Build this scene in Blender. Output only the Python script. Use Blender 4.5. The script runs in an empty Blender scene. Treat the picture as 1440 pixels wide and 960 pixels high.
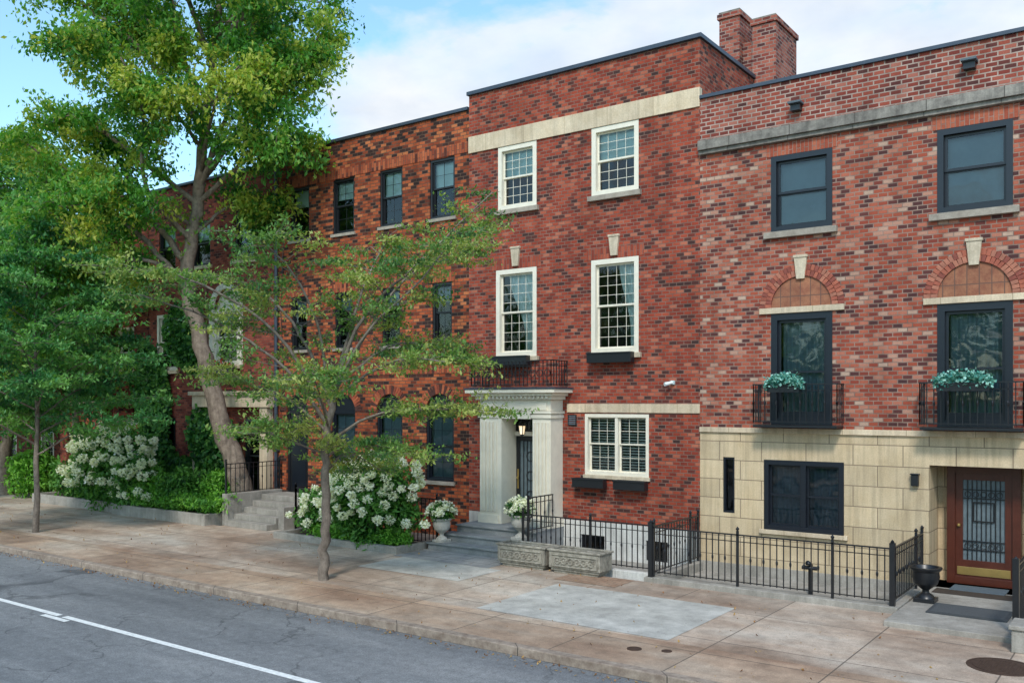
import bpy, math, random
import numpy as np
from mathutils import Vector, Matrix
random.seed(7); rng=np.random.default_rng(7)
scn=bpy.context.scene
scn.view_settings.view_transform='Standard'
try: scn.view_settings.look='None'
except Exception: pass
scn.view_settings.exposure=0

# ---------------------------------------------------------------- materials
def newmat(name):
    m=bpy.data.materials.new(name); m.use_nodes=True
    n=m.node_tree.nodes; l=m.node_tree.links
    return m,n,l,n['Principled BSDF']
def inp(l,sock,v):
    if isinstance(v,bpy.types.NodeSocket): l.new(v,sock)
    else: sock.default_value=v
def math_(n,l,op,a,b=None,clamp=False):
    x=n.new('ShaderNodeMath'); x.operation=op; x.use_clamp=clamp
    inp(l,x.inputs[0],a)
    if b is not None: inp(l,x.inputs[1],b)
    return x.outputs[0]
def noise(n,l,vec,scale,detail=3,rough=.6,dist=0):
    x=n.new('ShaderNodeTexNoise'); x.inputs['Scale'].default_value=scale
    x.inputs['Detail'].default_value=detail; x.inputs['Roughness'].default_value=rough
    x.inputs['Distortion'].default_value=dist
    if vec is not None: l.new(vec,x.inputs['Vector'])
    return x.outputs['Fac']
def ramp(n,l,fac,stops,interp='LINEAR'):
    r=n.new('ShaderNodeValToRGB'); r.color_ramp.interpolation=interp
    e=r.color_ramp.elements
    while len(e)<len(stops): e.new(.5)
    for i,(p,c) in enumerate(stops):
        e[i].position=p
        if not hasattr(c,'__len__'): c=(c,c,c)
        e[i].color=(c[0],c[1],c[2],1)
    l.new(fac,r.inputs[0]); return r.outputs['Color']
def mix(n,l,fac,a,b,mode='MIX'):
    x=n.new('ShaderNodeMix'); x.data_type='RGBA'; x.blend_type=mode
    inp(l,x.inputs[0],fac)
    for s,v in ((x.inputs[6],a),(x.inputs[7],b)):
        if isinstance(v,bpy.types.NodeSocket): l.new(v,s)
        else: s.default_value=(v[0],v[1],v[2],1)
    return x.outputs[2]
def pos(n): return n.new('ShaderNodeNewGeometry').outputs['Position']
def bump(n,l,h,bsdf,strength=.4,dist=.01):
    b=n.new('ShaderNodeBump'); b.inputs['Strength'].default_value=strength
    b.inputs['Distance'].default_value=dist
    l.new(h,b.inputs['Height']); l.new(b.outputs[0],bsdf.inputs['Normal'])
def wallvec(n,l,swap=False,plan=False,warp=.0):
    p=pos(n); s=n.new('ShaderNodeSeparateXYZ'); l.new(p,s.inputs[0])
    c=n.new('ShaderNodeCombineXYZ')
    if plan: u,v=s.outputs[0],s.outputs[1]
    else: u,v=math_(n,l,'ADD',s.outputs[0],s.outputs[1]),s.outputs[2]
    if swap: u,v=v,u
    if warp:
        w=noise(n,l,p,9,1); w=math_(n,l,'MULTIPLY',math_(n,l,'SUBTRACT',w,.5),warp)
        v=math_(n,l,'ADD',v,w)
    l.new(u,c.inputs[0]); l.new(v,c.inputs[1])
    return c.outputs[0],p
def bricktex(n,l,vec,w,h,mort,offset=.5,smooth=.1):
    b=n.new('ShaderNodeTexBrick'); b.offset=offset
    b.inputs['Scale'].default_value=1; b.inputs['Brick Width'].default_value=w
    b.inputs['Row Height'].default_value=h; b.inputs['Mortar Size'].default_value=mort
    b.inputs['Mortar Smooth'].default_value=smooth
    b.inputs['Color1'].default_value=(0,0,0,1); b.inputs['Color2'].default_value=(1,1,1,1)
    b.inputs['Mortar'].default_value=(.5,.5,.5,1); l.new(vec,b.inputs['Vector'])
    return b.outputs['Color'],b.outputs['Fac']
def brick_mat(name,stops,mortar,w=.215,h=.074,mort=.0065,swap=False,stain=.35,interp='LINEAR'):
    m,n,l,b=newmat(name)
    v,p=wallvec(n,l,swap,warp=.006)
    c,f=bricktex(n,l,v,w,h,mort)
    col=ramp(n,l,c,stops,interp)
    fine=noise(n,l,p,60,2); col=mix(n,l,.5,col,ramp(n,l,fine,[(.25,.55),(.75,1.35)]),'MULTIPLY')
    mc=mix(n,l,.7,mortar,ramp(n,l,noise(n,l,p,3,2),[(.3,.35),(.7,1.2)]),'MULTIPLY')
    col=mix(n,l,f,col,mc)
    big=noise(n,l,p,.55,4,.65); col=mix(n,l,stain,col,ramp(n,l,big,[(.3,.45),(.5,1.),(.7,1.25)]),'MULTIPLY')
    mp=n.new('ShaderNodeMapping'); mp.inputs['Scale'].default_value=(2.5,2.5,.25); l.new(p,mp.inputs[0])
    st=noise(n,l,mp.outputs[0],1.2,3); col=mix(n,l,stain,col,ramp(n,l,st,[(.3,.55),(.5,1.),(.7,1.12)]),'MULTIPLY')
    l.new(col,b.inputs['Base Color']); b.inputs['Roughness'].default_value=.92
    b.inputs['Specular IOR Level'].default_value=.25
    bump(n,l,math_(n,l,'SUBTRACT',1.,f),b,.7,.008)
    return m
def stone_mat(name,c1,c2,bw=None,bh=.3,joint=(.15,.12,.08),mort=.005,scale=3,rough=.85,plan=False,offset=.5,bs=.3,streak=0):
    m,n,l,b=newmat(name)
    v,p=wallvec(n,l,plan=plan)
    col=mix(n,l,ramp(n,l,noise(n,l,p,scale,4,.65),[(.3,0.),(.7,1.)]),c1,c2)
    col=mix(n,l,.4,col,ramp(n,l,noise(n,l,p,45,2),[(.3,.7),(.7,1.25)]),'MULTIPLY')
    col=mix(n,l,.4,col,ramp(n,l,noise(n,l,p,.8,3),[(.3,.65),(.6,1.1)]),'MULTIPLY')
    if streak:
        mp=n.new('ShaderNodeMapping'); mp.inputs['Scale'].default_value=(7,7,.35); l.new(p,mp.inputs[0])
        col=mix(n,l,streak,col,ramp(n,l,noise(n,l,mp.outputs[0],1.3,4,.7),[(.38,.45),(.55,1.05)]),'MULTIPLY')
    hh=noise(n,l,p,30,3)
    if bw:
        c,f=bricktex(n,l,v,bw,bh,mort,offset)
        col=mix(n,l,.45,col,ramp(n,l,c,[(0,.72),(1,1.15)]),'MULTIPLY')
        col=mix(n,l,f,col,joint); hh=math_(n,l,'SUBTRACT',math_(n,l,'MULTIPLY',hh,.3),f)
    l.new(col,b.inputs['Base Color']); b.inputs['Roughness'].default_value=rough
    bump(n,l,hh,b,bs,.008); return m
def paint(name,c,rough=.4,var=.25,metal=0,scale=6):
    m,n,l,b=newmat(name); p=pos(n)
    col=mix(n,l,var,c,ramp(n,l,noise(n,l,p,scale,4,.7),[(.3,.55),(.65,1.15)]),'MULTIPLY')
    l.new(col,b.inputs['Base Color']); b.inputs['Roughness'].default_value=rough
    b.inputs['Metallic'].default_value=metal
    return m
def leaf_mat(name,dark,mid,light,trans=.35):
    m,n,l,b=newmat(name)
    a=n.new('ShaderNodeAttribute'); a.attribute_name='tint'
    col=ramp(n,l,a.outputs['Fac'],[(.05,dark),(.45,mid),(.85,light)])
    l.new(col,b.inputs['Base Color']); b.inputs['Roughness'].default_value=.45
    b.inputs['Specular IOR Level'].default_value=.35
    t=n.new('ShaderNodeBsdfTranslucent'); l.new(mix(n,l,1.,col,(1.3,1.4,.6),'MULTIPLY'),t.inputs[0])
    ms=n.new('ShaderNodeMixShader'); ms.inputs[0].default_value=trans
    l.new(b.outputs[0],ms.inputs[1]); l.new(t.outputs[0],ms.inputs[2])
    l.new(ms.outputs[0],n['Material Output'].inputs[0]); return m
def glass_mat(name,tint=(.82,.9,.88),base=.02,k=1.1):
    m,n,l,b=newmat(name)
    tr=n.new('ShaderNodeBsdfTransparent'); tr.inputs[0].default_value=(*tint,1)
    g=n.new('ShaderNodeBsdfGlossy'); g.inputs['Roughness'].default_value=.03
    fr=n.new('ShaderNodeFresnel'); fr.inputs[0].default_value=1.5
    f=math_(n,l,'ADD',math_(n,l,'MULTIPLY',fr.outputs[0],k),base,True)
    bp=n.new('ShaderNodeBump'); bp.inputs['Strength'].default_value=.15; bp.inputs['Distance'].default_value=.05
    l.new(noise(n,l,pos(n),2.2,1),bp.inputs['Height']); l.new(bp.outputs[0],g.inputs['Normal'])
    ms=n.new('ShaderNodeMixShader'); l.new(f,ms.inputs[0]); l.new(tr.outputs[0],ms.inputs[1]); l.new(g.outputs[0],ms.inputs[2])
    l.new(ms.outputs[0],n['Material Output'].inputs[0]); return m

BR_C=brick_mat('brick_red',[(0,(.055,.028,.025)),(.13,(.10,.032,.026)),(.24,(.21,.036,.022)),(.6,(.30,.050,.027)),(.85,(.36,.072,.038)),(1,(.42,.135,.08))],(.23,.135,.105),w=.165,h=.075,mort=.0085,stain=.45)
BR_CS=brick_mat('brick_red_soldier',[(0,(.18,.036,.024)),(.5,(.30,.055,.03)),(1,(.38,.10,.055))],(.2,.11,.09),w=.24,swap=True)
BR_R=brick_mat('brick_mottled_pink',[(0,(.065,.030,.030)),(.13,(.12,.038,.033)),(.25,(.26,.052,.032)),(.55,(.345,.08,.045)),(.78,(.40,.115,.07)),(.9,(.42,.19,.13)),(1,(.46,.32,.24))],(.30,.205,.16),w=.165,h=.076,mort=.0088,stain=.4)
BR_RU=brick_mat('brick_parapet',[(0,(.075,.03,.028)),(.3,(.22,.045,.032)),(.7,(.30,.07,.045)),(1,(.38,.15,.11))],(.40,.30,.25),w=.19,h=.082,mort=.0115,stain=.45)
BR_RS=brick_mat('brick_orange_soldier',[(0,(.29,.065,.038)),(1,(.42,.125,.07))],(.30,.2,.16),w=.26,swap=True,stain=.2)
BR_L=brick_mat('brick_orange_dark',[(0,(.028,.017,.016)),(.24,(.055,.024,.019)),(.34,(.18,.038,.018)),(.6,(.31,.065,.025)),(.85,(.40,.095,.035)),(1,(.46,.155,.06))],(.13,.08,.055),w=.19,h=.082,mort=.008,stain=.55)
BR_LS=brick_mat('brick_orange_vert',[(0,(.08,.024,.018)),(.3,(.28,.058,.026)),(1,(.44,.12,.05))],(.13,.08,.06),w=.235,h=.08,swap=True,stain=.45)
BR_D=brick_mat('brick_dark_red',[(0,(.05,.02,.02)),(.3,(.2,.04,.028)),(1,(.36,.09,.055))],(.16,.10,.08),w=.18,stain=.4)
BR_CH=brick_mat('brick_chimney',[(0,(.08,.03,.03)),(.4,(.26,.055,.038)),(1,(.42,.14,.095))],(.34,.24,.2),w=.19,h=.08,mort=.01)
TERRA=stone_mat('terracotta_tympanum',(.22,.07,.04),(.38,.165,.085),bw=.19,bh=.36,joint=(.13,.07,.05),mort=.009,offset=0,scale=5)
BEIGE=stone_mat('beige_limestone_blocks',(.50,.375,.225),(.61,.48,.315),bw=.86,bh=.375,joint=(.19,.14,.09),mort=.008,scale=2,streak=.35)
SAND=stone_mat('sandstone_band',(.54,.42,.28),(.66,.54,.39),bw=1.1,bh=5,mort=.005,joint=(.3,.22,.14),streak=.3)
CORN=stone_mat('weathered_cornice',(.13,.115,.10),(.32,.29,.25),bw=1.2,bh=5,mort=.008,scale=5,joint=(.07,.06,.05),streak=.4)
SILL=stone_mat('sill_stone',(.25,.21,.17),(.38,.33,.27),scale=6)
KEY=stone_mat('keystone',(.46,.37,.26),(.60,.50,.37),scale=6,streak=.3)
FOUND=stone_mat('painted_foundation',(.5,.49,.46),(.66,.65,.62),bw=1.0,bh=.4,mort=.006,joint=(.2,.2,.2),streak=.3)
CREAM=paint('cream_paint',(.74,.68,.56),.5,.22,scale=4)
BLACK=paint('black_metal_paint',(.012,.013,.016),.35,.3)
NAVY=paint('dark_navy_frame',(.008,.011,.018),.35,.3)
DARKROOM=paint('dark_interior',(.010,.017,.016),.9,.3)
COPING=paint('dark_metal_coping',(.05,.065,.09),.4,.4,.2)
CURT=paint('white_curtain',(.72,.78,.77),.8,.2)
BLIND=paint('white_blind',(.50,.62,.62),.7,.15)
BLIND2=paint('slat_blind',(.60,.62,.58),.7,.15)
GREYBL=paint('grey_screen',(.22,.28,.30),.8,.45,scale=2)
GREYDK=paint('dark_grey_screen',(.09,.12,.145),.8,.5,scale=2)
WOOD=paint('mahogany_door',(.085,.022,.013),.3,.5)
BRASS=paint('brass',(.6,.42,.15),.3,.3,.8)
DOORGL=paint('frosted_door_glass',(.14,.18,.20),.2,.5,scale=9)
GLASS=glass_mat('window_glass')
GLASS2=glass_mat('window_glass_dim',(.65,.74,.76),.02)
ROOF=paint('roof_membrane',(.06,.06,.06),.9,.4)
PLANTW=stone_mat('concrete_trough',(.17,.15,.12),(.40,.37,.31),scale=11,streak=.4)
URNW=paint('stone_urn',(.46,.43,.38),.8,.5,scale=12)
CONC=stone_mat('old_concrete',(.24,.22,.19),(.38,.35,.31),bs=.3,streak=.25)
STEP=stone_mat('slate_step',(.17,.18,.185),(.28,.285,.285),scale=3)
SLATE=stone_mat('slate_landing',(.24,.24,.24),(.34,.34,.33),bw=.7,bh=.5,mort=.01,joint=(.11,.11,.11),plan=True)
SOIL=paint('soil',(.05,.035,.025),.95,.6)
GRND=paint('ground_mix',(.13,.14,.11),.95,.6,scale=.4)
BARK=stone_mat('bark',(.13,.10,.08),(.27,.22,.18),scale=9,bs=1.,streak=.5)
BARKB=stone_mat('bark_brown',(.14,.10,.075),(.30,.235,.18),scale=7,bs=1.,streak=.6)
LF_BIG=leaf_mat('leaves_locust',(.02,.11,.025),(.11,.31,.04),(.46,.47,.075),.45)
LF_MID=leaf_mat('leaves_honey',(.04,.14,.055),(.16,.30,.07),(.42,.45,.13),.4)
LF_DK=leaf_mat('leaves_bluegreen',(.022,.11,.042),(.07,.24,.075),(.20,.41,.10),.4)
LF_BG=leaf_mat('leaves_background',(.03,.13,.03),(.10,.28,.055),(.28,.44,.08),.4)
LF_IVY=leaf_mat('ivy_leaves',(.012,.065,.018),(.045,.17,.035),(.13,.31,.06),.25)
LF_BUSH=leaf_mat('bush_leaves',(.010,.055,.013),(.04,.15,.025),(.12,.29,.05),.25)
LF_FERN=leaf_mat('fern_leaves',(.025,.11,.016),(.09,.28,.03),(.22,.47,.06),.3)
LF_TEAL=leaf_mat('teal_leaves',(.03,.16,.14),(.1,.36,.31),(.38,.66,.58),.2)
PETAL=leaf_mat('white_petals',(.52,.57,.36),(.80,.81,.66),(.88,.87,.79),.25)
LITTER=leaf_mat('dry_leaves',(.12,.05,.02),(.3,.13,.04),(.4,.25,.08),.1)

def asphalt():
    m,n,l,b=newmat('asphalt'); p=pos(n)
    mp=n.new('ShaderNodeMapping'); mp.inputs['Scale'].default_value=(.22,1.3,1); l.new(p,mp.inputs[0])
    col=ramp(n,l,noise(n,l,mp.outputs[0],.8,4,.65),[(.3,(.125,.128,.134)),(.5,(.18,.183,.188)),(.7,(.235,.235,.236))])
    col=mix(n,l,.7,col,ramp(n,l,noise(n,l,p,55,2,.8),[(.3,.45),(.7,1.5)]),'MULTIPLY')
    col=mix(n,l,.5,col,ramp(n,l,noise(n,l,p,7,4,.75),[(.3,.5),(.7,1.35)]),'MULTIPLY')
    nn=n.new('ShaderNodeTexNoise'); nn.inputs['Scale'].default_value=1.5; nn.inputs['Detail'].default_value=4; l.new(p,nn.inputs['Vector'])
    vm=n.new('ShaderNodeVectorMath'); vm.operation='MULTIPLY_ADD'; vm.inputs[1].default_value=(1.4,1.4,0)
    l.new(nn.outputs['Color'],vm.inputs[0]); l.new(p,vm.inputs[2])
    vo=n.new('ShaderNodeTexVoronoi'); vo.feature='DISTANCE_TO_EDGE'; vo.inputs['Scale'].default_value=.55
    l.new(vm.outputs[0],vo.inputs['Vector'])
    cr=ramp(n,l,vo.outputs['Distance'],[(0,1.),(.007,.6),(.016,0.)])
    gate=ramp(n,l,noise(n,l,p,.45,2),[(.42,0.),(.52,1.)])
    col=mix(n,l,math_(n,l,'MULTIPLY',math_(n,l,'MULTIPLY',cr,gate),.7),col,(.05,.05,.052))
    l.new(col,b.inputs['Base Color']); b.inputs['Roughness'].default_value=.82
    bump(n,l,noise(n,l,p,90,1),b,.35,.006); return m
ASPH=asphalt()
def sidewalk(name,c1,c2,c3,bw,bh,vari=.4):
    m,n,l,b=newmat(name); v,p=wallvec(n,l,plan=True)
    c,f=bricktex(n,l,v,bw,bh,.011,0,.2)
    mp=n.new('ShaderNodeMapping'); mp.inputs['Scale'].default_value=(.35,1,1); l.new(p,mp.inputs[0])
    col=ramp(n,l,noise(n,l,mp.outputs[0],.75,4,.6),[(.34,c1),(.5,c2),(.66,c3)])
    col=mix(n,l,vari,col,ramp(n,l,c,[(0,.68),(1,1.2)]),'MULTIPLY')
    col=mix(n,l,.6,col,ramp(n,l,noise(n,l,p,3,4,.75),[(.32,.5),(.68,1.25)]),'MULTIPLY')
    col=mix(n,l,.5,col,ramp(n,l,noise(n,l,p,80,1,.8),[(.3,.6),(.7,1.4)]),'MULTIPLY')
    sp_=ramp(n,l,noise(n,l,p,14,2,.5),[(.70,0.),(.76,1.)]); col=mix(n,l,math_(n,l,'MULTIPLY',sp_,.45),col,(.1,.085,.07))
    col=mix(n,l,math_(n,l,'MULTIPLY',f,.8),col,(.08,.065,.05))
    l.new(col,b.inputs['Base Color']); b.inputs['Roughness'].default_value=.85
    bump(n,l,math_(n,l,'SUBTRACT',1.,f),b,.4,.006); return m
SW=sidewalk('sidewalk_concrete',(.30,.205,.145),(.43,.335,.26),(.49,.425,.355),1.68,1.78,.5)
SWK=sidewalk('sidewalk_kerbstrip',(.26,.16,.105),(.40,.28,.195),(.47,.38,.295),1.68,6,.5)
SWP=sidewalk('new_concrete_patch',(.40,.385,.345),(.455,.44,.40),(.49,.475,.435),30,30,.1)
KERB=stone_mat('granite_kerb',(.20,.145,.11),(.40,.325,.26),bw=2.2,bh=5,mort=.008,joint=(.06,.05,.04),scale=8)
LINE=paint('road_paint_white',(.80,.80,.78),.6,.6,scale=14)

# ---------------------------------------------------------------- mesh helpers
def empty(name,loc=(0,0,0)):
    e=bpy.data.objects.new(name,None); e.location=loc; e.empty_display_size=.3
    scn.collection.objects.link(e); return e
def link(o,parent=None):
    scn.collection.objects.link(o)
    if parent is not None:
        o.parent=parent; o.matrix_parent_inverse=Matrix.Translation(-Vector(parent.location))
    return o
class MB:
    def __init__(s,name,parent=None): s.n=name; s.p=parent; s.v=[]; s.f=[]; s.m=[]; s.mi=[]
    def mat(s,m):
        if isinstance(m,(list,tuple)): m=random.choice(m)
        if m not in s.m: s.m.append(m)
        return s.m.index(m)
    def poly(s,pts,m):
        b=len(s.v); s.v+= [tuple(p) for p in pts]; s.f.append(tuple(range(b,b+len(pts)))); s.mi.append(s.mat(m))
    def box(s,x0,x1,y0,y1,z0,z1,m):
        if x0>x1:x0,x1=x1,x0
        if y0>y1:y0,y1=y1,y0
        if z0>z1:z0,z1=z1,z0
        b=len(s.v)
        s.v+=[(x0,y0,z0),(x1,y0,z0),(x1,y1,z0),(x0,y1,z0),(x0,y0,z1),(x1,y0,z1),(x1,y1,z1),(x0,y1,z1)]
        for f in ((0,3,2,1),(4,5,6,7),(0,1,5,4),(1,2,6,5),(2,3,7,6),(3,0,4,7)):
            s.f.append(tuple(b+i for i in f)); s.mi.append(s.mat(m))
    def obox(s,c,ux,uz,hx,hy,hz,m):
        uy=Vector((0,1,0)); c=Vector(c); ux=Vector(ux); uz=Vector(uz)
        P=[c+ux*a*hx+uy*bb*hy+uz*d*hz for d in(-1,1) for bb in(-1,1) for a in(-1,1)]
        b=len(s.v); s.v+=[tuple(p) for p in P]; k=s.mat(m)
        for f in ((0,2,3,1),(4,5,7,6),(0,1,5,4),(1,3,7,5),(3,2,6,7),(2,0,4,6)):
            s.f.append(tuple(b+i for i in f)); s.mi.append(k)
    def tube(s,P,R,m,sides=7):
        P=[Vector(p) for p in P]; b=len(s.v); k=s.mat(m)
        for i,p in enumerate(P):
            d=(P[min(i+1,len(P)-1)]-P[max(i-1,0)])
            if d.length<1e-6: d=Vector((0,0,1))
            d.normalize(); a=d.cross(Vector((.31,.9,.2))).normalized(); c=d.cross(a)
            for j in range(sides):
                t=2*math.pi*j/sides; s.v.append(tuple(p+(a*math.cos(t)+c*math.sin(t))*R[i]))
        for i in range(len(P)-1):
            for j in range(sides):
                j2=(j+1)%sides
                s.f.append((b+i*sides+j,b+i*sides+j2,b+(i+1)*sides+j2,b+(i+1)*sides+j)); s.mi.append(k)
        s.f.append(tuple(b+(len(P)-1)*sides+j for j in range(sides))); s.mi.append(k)
    def lathe(s,prof,c,m,seg=24):
        b=len(s.v); k=s.mat(m)
        for r,z in prof:
            for j in range(seg):
                t=2*math.pi*j/seg; s.v.append((c[0]+r*math.cos(t),c[1]+r*math.sin(t),c[2]+z))
        for i in range(len(prof)-1):
            for j in range(seg):
                j2=(j+1)%seg; s.f.append((b+i*seg+j,b+i*seg+j2,b+(i+1)*seg+j2,b+(i+1)*seg+j)); s.mi.append(k)
        s.f.append(tuple(b+(len(prof)-1)*seg+j for j in range(seg))); s.mi.append(k)
    def done(s,bevel=0,smooth=False):
        me=bpy.data.meshes.new(s.n); me.from_pydata(s.v,[],s.f)
        for m in s.m: me.materials.append(m)
        me.polygons.foreach_set('material_index',s.mi)
        if smooth: me.polygons.foreach_set('use_smooth',[True]*len(s.f))
        me.update(); o=bpy.data.objects.new(s.n,me); link(o,s.p)
        if bevel:
            md=o.modifiers.new('bevel','BEVEL'); md.width=bevel; md.segments=2; md.limit_method='ANGLE'
        return o
def leaves(name,P,size,mat,parent=None,tint=None,droop=.0,up=.5,aspect=.5):
    P=np.asarray(P,float); N=len(P)
    a=rng.normal(size=(N,3)); a[:,2]-=droop; a/=np.linalg.norm(a,axis=1)[:,None]
    r=rng.normal(size=(N,3)); r[:,2]+=up*3; b=np.cross(a,r); b/=np.linalg.norm(b,axis=1)[:,None]+1e-9
    nn=np.cross(a,b)
    s=(size*(.6+.8*rng.random(N)))[:,None]
    v=np.stack([P,P+a*s*.5+b*s*aspect*.5+nn*s*.08,P+a*s,P+a*s*.5-b*s*aspect*.5+nn*s*.08],1).reshape(-1,3)
    f=np.arange(N*4).reshape(-1,4)
    me=bpy.data.meshes.new(name); me.from_pydata(v.tolist(),[],f.tolist())
    if tint is None: tint=rng.random(N)
    at=me.attributes.new('tint','FLOAT','POINT'); at.data.foreach_set('value',np.repeat(np.asarray(tint,dtype=np.float32),4))
    me.materials.append(mat); me.update()
    o=bpy.data.objects.new(name,me); return link(o,parent)

# ---------------------------------------------------------------- building helpers
def wall(mb,x0,x1,z0,z1,holes,m,y=0,reveal=.16,rm=None):
    xs=sorted(set([x0,x1]+[h[0] for h in holes]+[h[1] for h in holes])); xs=[x for x in xs if x0<=x<=x1]
    zs=sorted(set([z0,z1]+[h[2] for h in holes]+[h[3] for h in holes])); zs=[z for z in zs if z0<=z<=z1]
    for i in range(len(xs)-1):
        for j in range(len(zs)-1):
            cx=(xs[i]+xs[i+1])/2; cz=(zs[j]+zs[j+1])/2
            if any(h[0]<cx<h[1] and h[2]<cz<h[3] for h in holes): continue
            mb.poly([(xs[i],y,zs[j]),(xs[i+1],y,zs[j]),(xs[i+1],y,zs[j+1]),(xs[i],y,zs[j+1])],m)
    rm=rm or m
    for h in holes:
        a,b,c,d=h[:4]
        c=max(c,z0); d=min(d,z1)
        if d<=c: continue
        e=y+(h[4] if len(h)>4 else reveal)
        mb.poly([(a,y,c),(a,y,d),(a,e,d),(a,e,c)],rm); mb.poly([(b,y,c),(b,e,c),(b,e,d),(b,y,d)],rm)
        if h[3]<=z1+1e-6: mb.poly([(a,y,d),(b,y,d),(b,e,d),(a,e,d)],rm)
        if h[2]>=z0-1e-6: mb.poly([(a,y,c),(a,e,c),(b,e,c),(b,y,c)],rm)
def shell(mb,x0,x1,z0,z1,m,y=0,depth=11,e=.002):
    x0+=e;x1-=e
    mb.poly([(x1,y,z0),(x1,y+depth,z0),(x1,y+depth,z1),(x1,y,z1)],m)
    mb.poly([(x0,y,z0),(x0,y,z1),(x0,y+depth,z1),(x0,y+depth,z0)],m)
    mb.poly([(x0,y+depth,z0),(x0,y+depth,z1),(x1,y+depth,z1),(x1,y+depth,z0)],m)
    mb.poly([(x0,y,z1-.02),(x1,y,z1-.02),(x1,y+depth,z1-.02),(x0,y+depth,z1-.02)],ROOF)
def frame(mb,x0,x1,z0,z1,w,y0,y1,m):
    mb.box(x0,x0+w,y0,y1,z0,z1,m); mb.box(x1-w,x1,y0,y1,z0,z1,m)
    mb.box(x0+w,x1-w,y0,y1,z1-w,z1,m); mb.box(x0+w,x1-w,y0,y1,z0,z0+w,m)
def sash(mb,x0,x1,z0,z1,y,m,cols,rows,w=.04,mw=.010,glass=None):
    frame(mb,x0,x1,z0,z1,w,y,y+.035,m)
    a,b,c,d=x0+w,x1-w,z0+w,z1-w
    for i in range(1,cols):
        x=a+(b-a)*i/cols; mb.box(x-mw/2,x+mw/2,y+.013,y+.024,c,d,m)
    for j in range(1,rows):
        z=c+(d-c)*j/rows; mb.box(a,b,y+.014,y+.023,z-mw/2,z+mw/2,m)
    mb.poly([(a,y+.017,c),(b,y+.017,c),(b,y+.017,d),(a,y+.017,d)],glass or GLASS)
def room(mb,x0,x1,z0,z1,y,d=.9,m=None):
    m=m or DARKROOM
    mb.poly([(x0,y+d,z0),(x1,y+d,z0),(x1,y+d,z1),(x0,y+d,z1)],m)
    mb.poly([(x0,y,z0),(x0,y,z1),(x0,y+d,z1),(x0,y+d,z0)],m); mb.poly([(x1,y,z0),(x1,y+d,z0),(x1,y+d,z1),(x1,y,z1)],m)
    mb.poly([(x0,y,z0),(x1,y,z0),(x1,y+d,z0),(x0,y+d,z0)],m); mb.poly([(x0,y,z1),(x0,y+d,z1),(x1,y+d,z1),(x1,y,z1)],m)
def curtain(mb,x0,x1,z0,z1,y,m=None,amp=.03,gather=None):
    m=m or CURT; n=max(8,int((x1-x0)/.02)); R_=8
    def X(t,z):
        x=x0+(x1-x0)*t
        if gather is not None:
            s=max(0,min(1,(z1-z)/(z1-z0)*1.25)); s=s*s*(3-2*s)*.55; x=x+(gather-x)*s
        return x
    for i in range(n):
        for j in range(R_):
            za=z0+(z1-z0)*j/R_; zb=z0+(z1-z0)*(j+1)/R_; ta=i/n; tb=(i+1)/n
            ya=y+amp*math.sin(i*.9+x0); yb=y+amp*math.sin((i+1)*.9+x0)
            mb.poly([(X(ta,za),ya,za),(X(tb,za),yb,za),(X(tb,zb),yb,zb),(X(ta,zb),ya,zb)],m)
def dh_window(mb,x0,x1,z0,z1,y,m,cols=3,rows=4,cas=.09,casm=None,glass=None,blind=0,cur=None,split=.5,blm=None,sw=.04):
    frame(mb,x0,x1,z0,z1,cas,y+.03 if cas<.08 else y-.012,y+.15,casm or m)
    a,b,c,d=x0+cas,x1-cas,z0+cas,z1-cas; zm=c+(d-c)*split
    sash(mb,a,b,zm,d,y+.07,m,cols,rows,sw,glass=glass); sash(mb,a,b,c,zm+.03,y+.107,m,cols,rows,sw,glass=glass)
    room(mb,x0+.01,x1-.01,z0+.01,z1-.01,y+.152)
    if blind: mb.poly([(a,y+.17,d-(d-c)*blind),(b,y+.17,d-(d-c)*blind),(b,y+.17,d),(a,y+.17,d)],blm or BLIND)
    for cu in (cur or []): curtain(mb,a+(b-a)*cu[0],a+(b-a)*cu[1],c,d,y+.19,gather=a+(b-a)*cu[2] if len(cu)>2 else None)
def fence(mb,p0,p1,z0,z1,sp=.115,m=None,posts=True,pk=.008,bottom=.09):
    m=m or BLACK; x0,y0=p0; x1,y1=p1; L=math.hypot(x1-x0,y1-y0); n=max(1,int(L/sp))
    al=abs(x1-x0)>abs(y1-y0)
    def rail(z,h,w):
        if al: mb.box(x0,x1,y0-w,y0+w,z-h,z,m)
        else: mb.box(x0-w,x0+w,y0,y1,z-h,z,m)
    rail(z1,.022,.02); rail(z1-.12,.014,.008); rail(z0+bottom,.016,.01)
    for i in range(n+1):
        x=x0+(x1-x0)*i/n; y=y0+(y1-y0)*i/n
        big=posts and (i==0 or i==n or i%14==0)
        r=.02 if big else pk
        mb.box(x-r,x+r,y-r,y+r,z0 if big else z0+bottom-.03,z1+(.06 if big else -.022),m)
        if not big and i%2==0 and z1-z0>.7:
            zz=(z0+z1)/2+.02; mb.lathe([(.009,-.05),(.02,-.015),(.02,.015),(.009,.05)],(x,y,zz),m,6)
        if big: mb.lathe([(.0,.0),(.028,.02),(.03,.045),(.0,.08)],(x,y,z1+.055),m,10)
def arch_ring(mb,cx,cz,r0,r1,y0,y1,n,m,a0=0,a1=math.pi,gap=.05):
    for i in range(n):
        t=a0+(a1-a0)*(i+.5)/n; rm=(r0+r1)/2; w=rm*(a1-a0)/n/2*(1-gap*2)
        er=(math.cos(t),0,math.sin(t)); et=(-math.sin(t),0,math.cos(t))
        mb.obox((cx+rm*er[0],(y0+y1)/2,cz+rm*er[2]),et,er,w,(y1-y0)/2,(r1-r0)/2,m)
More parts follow.
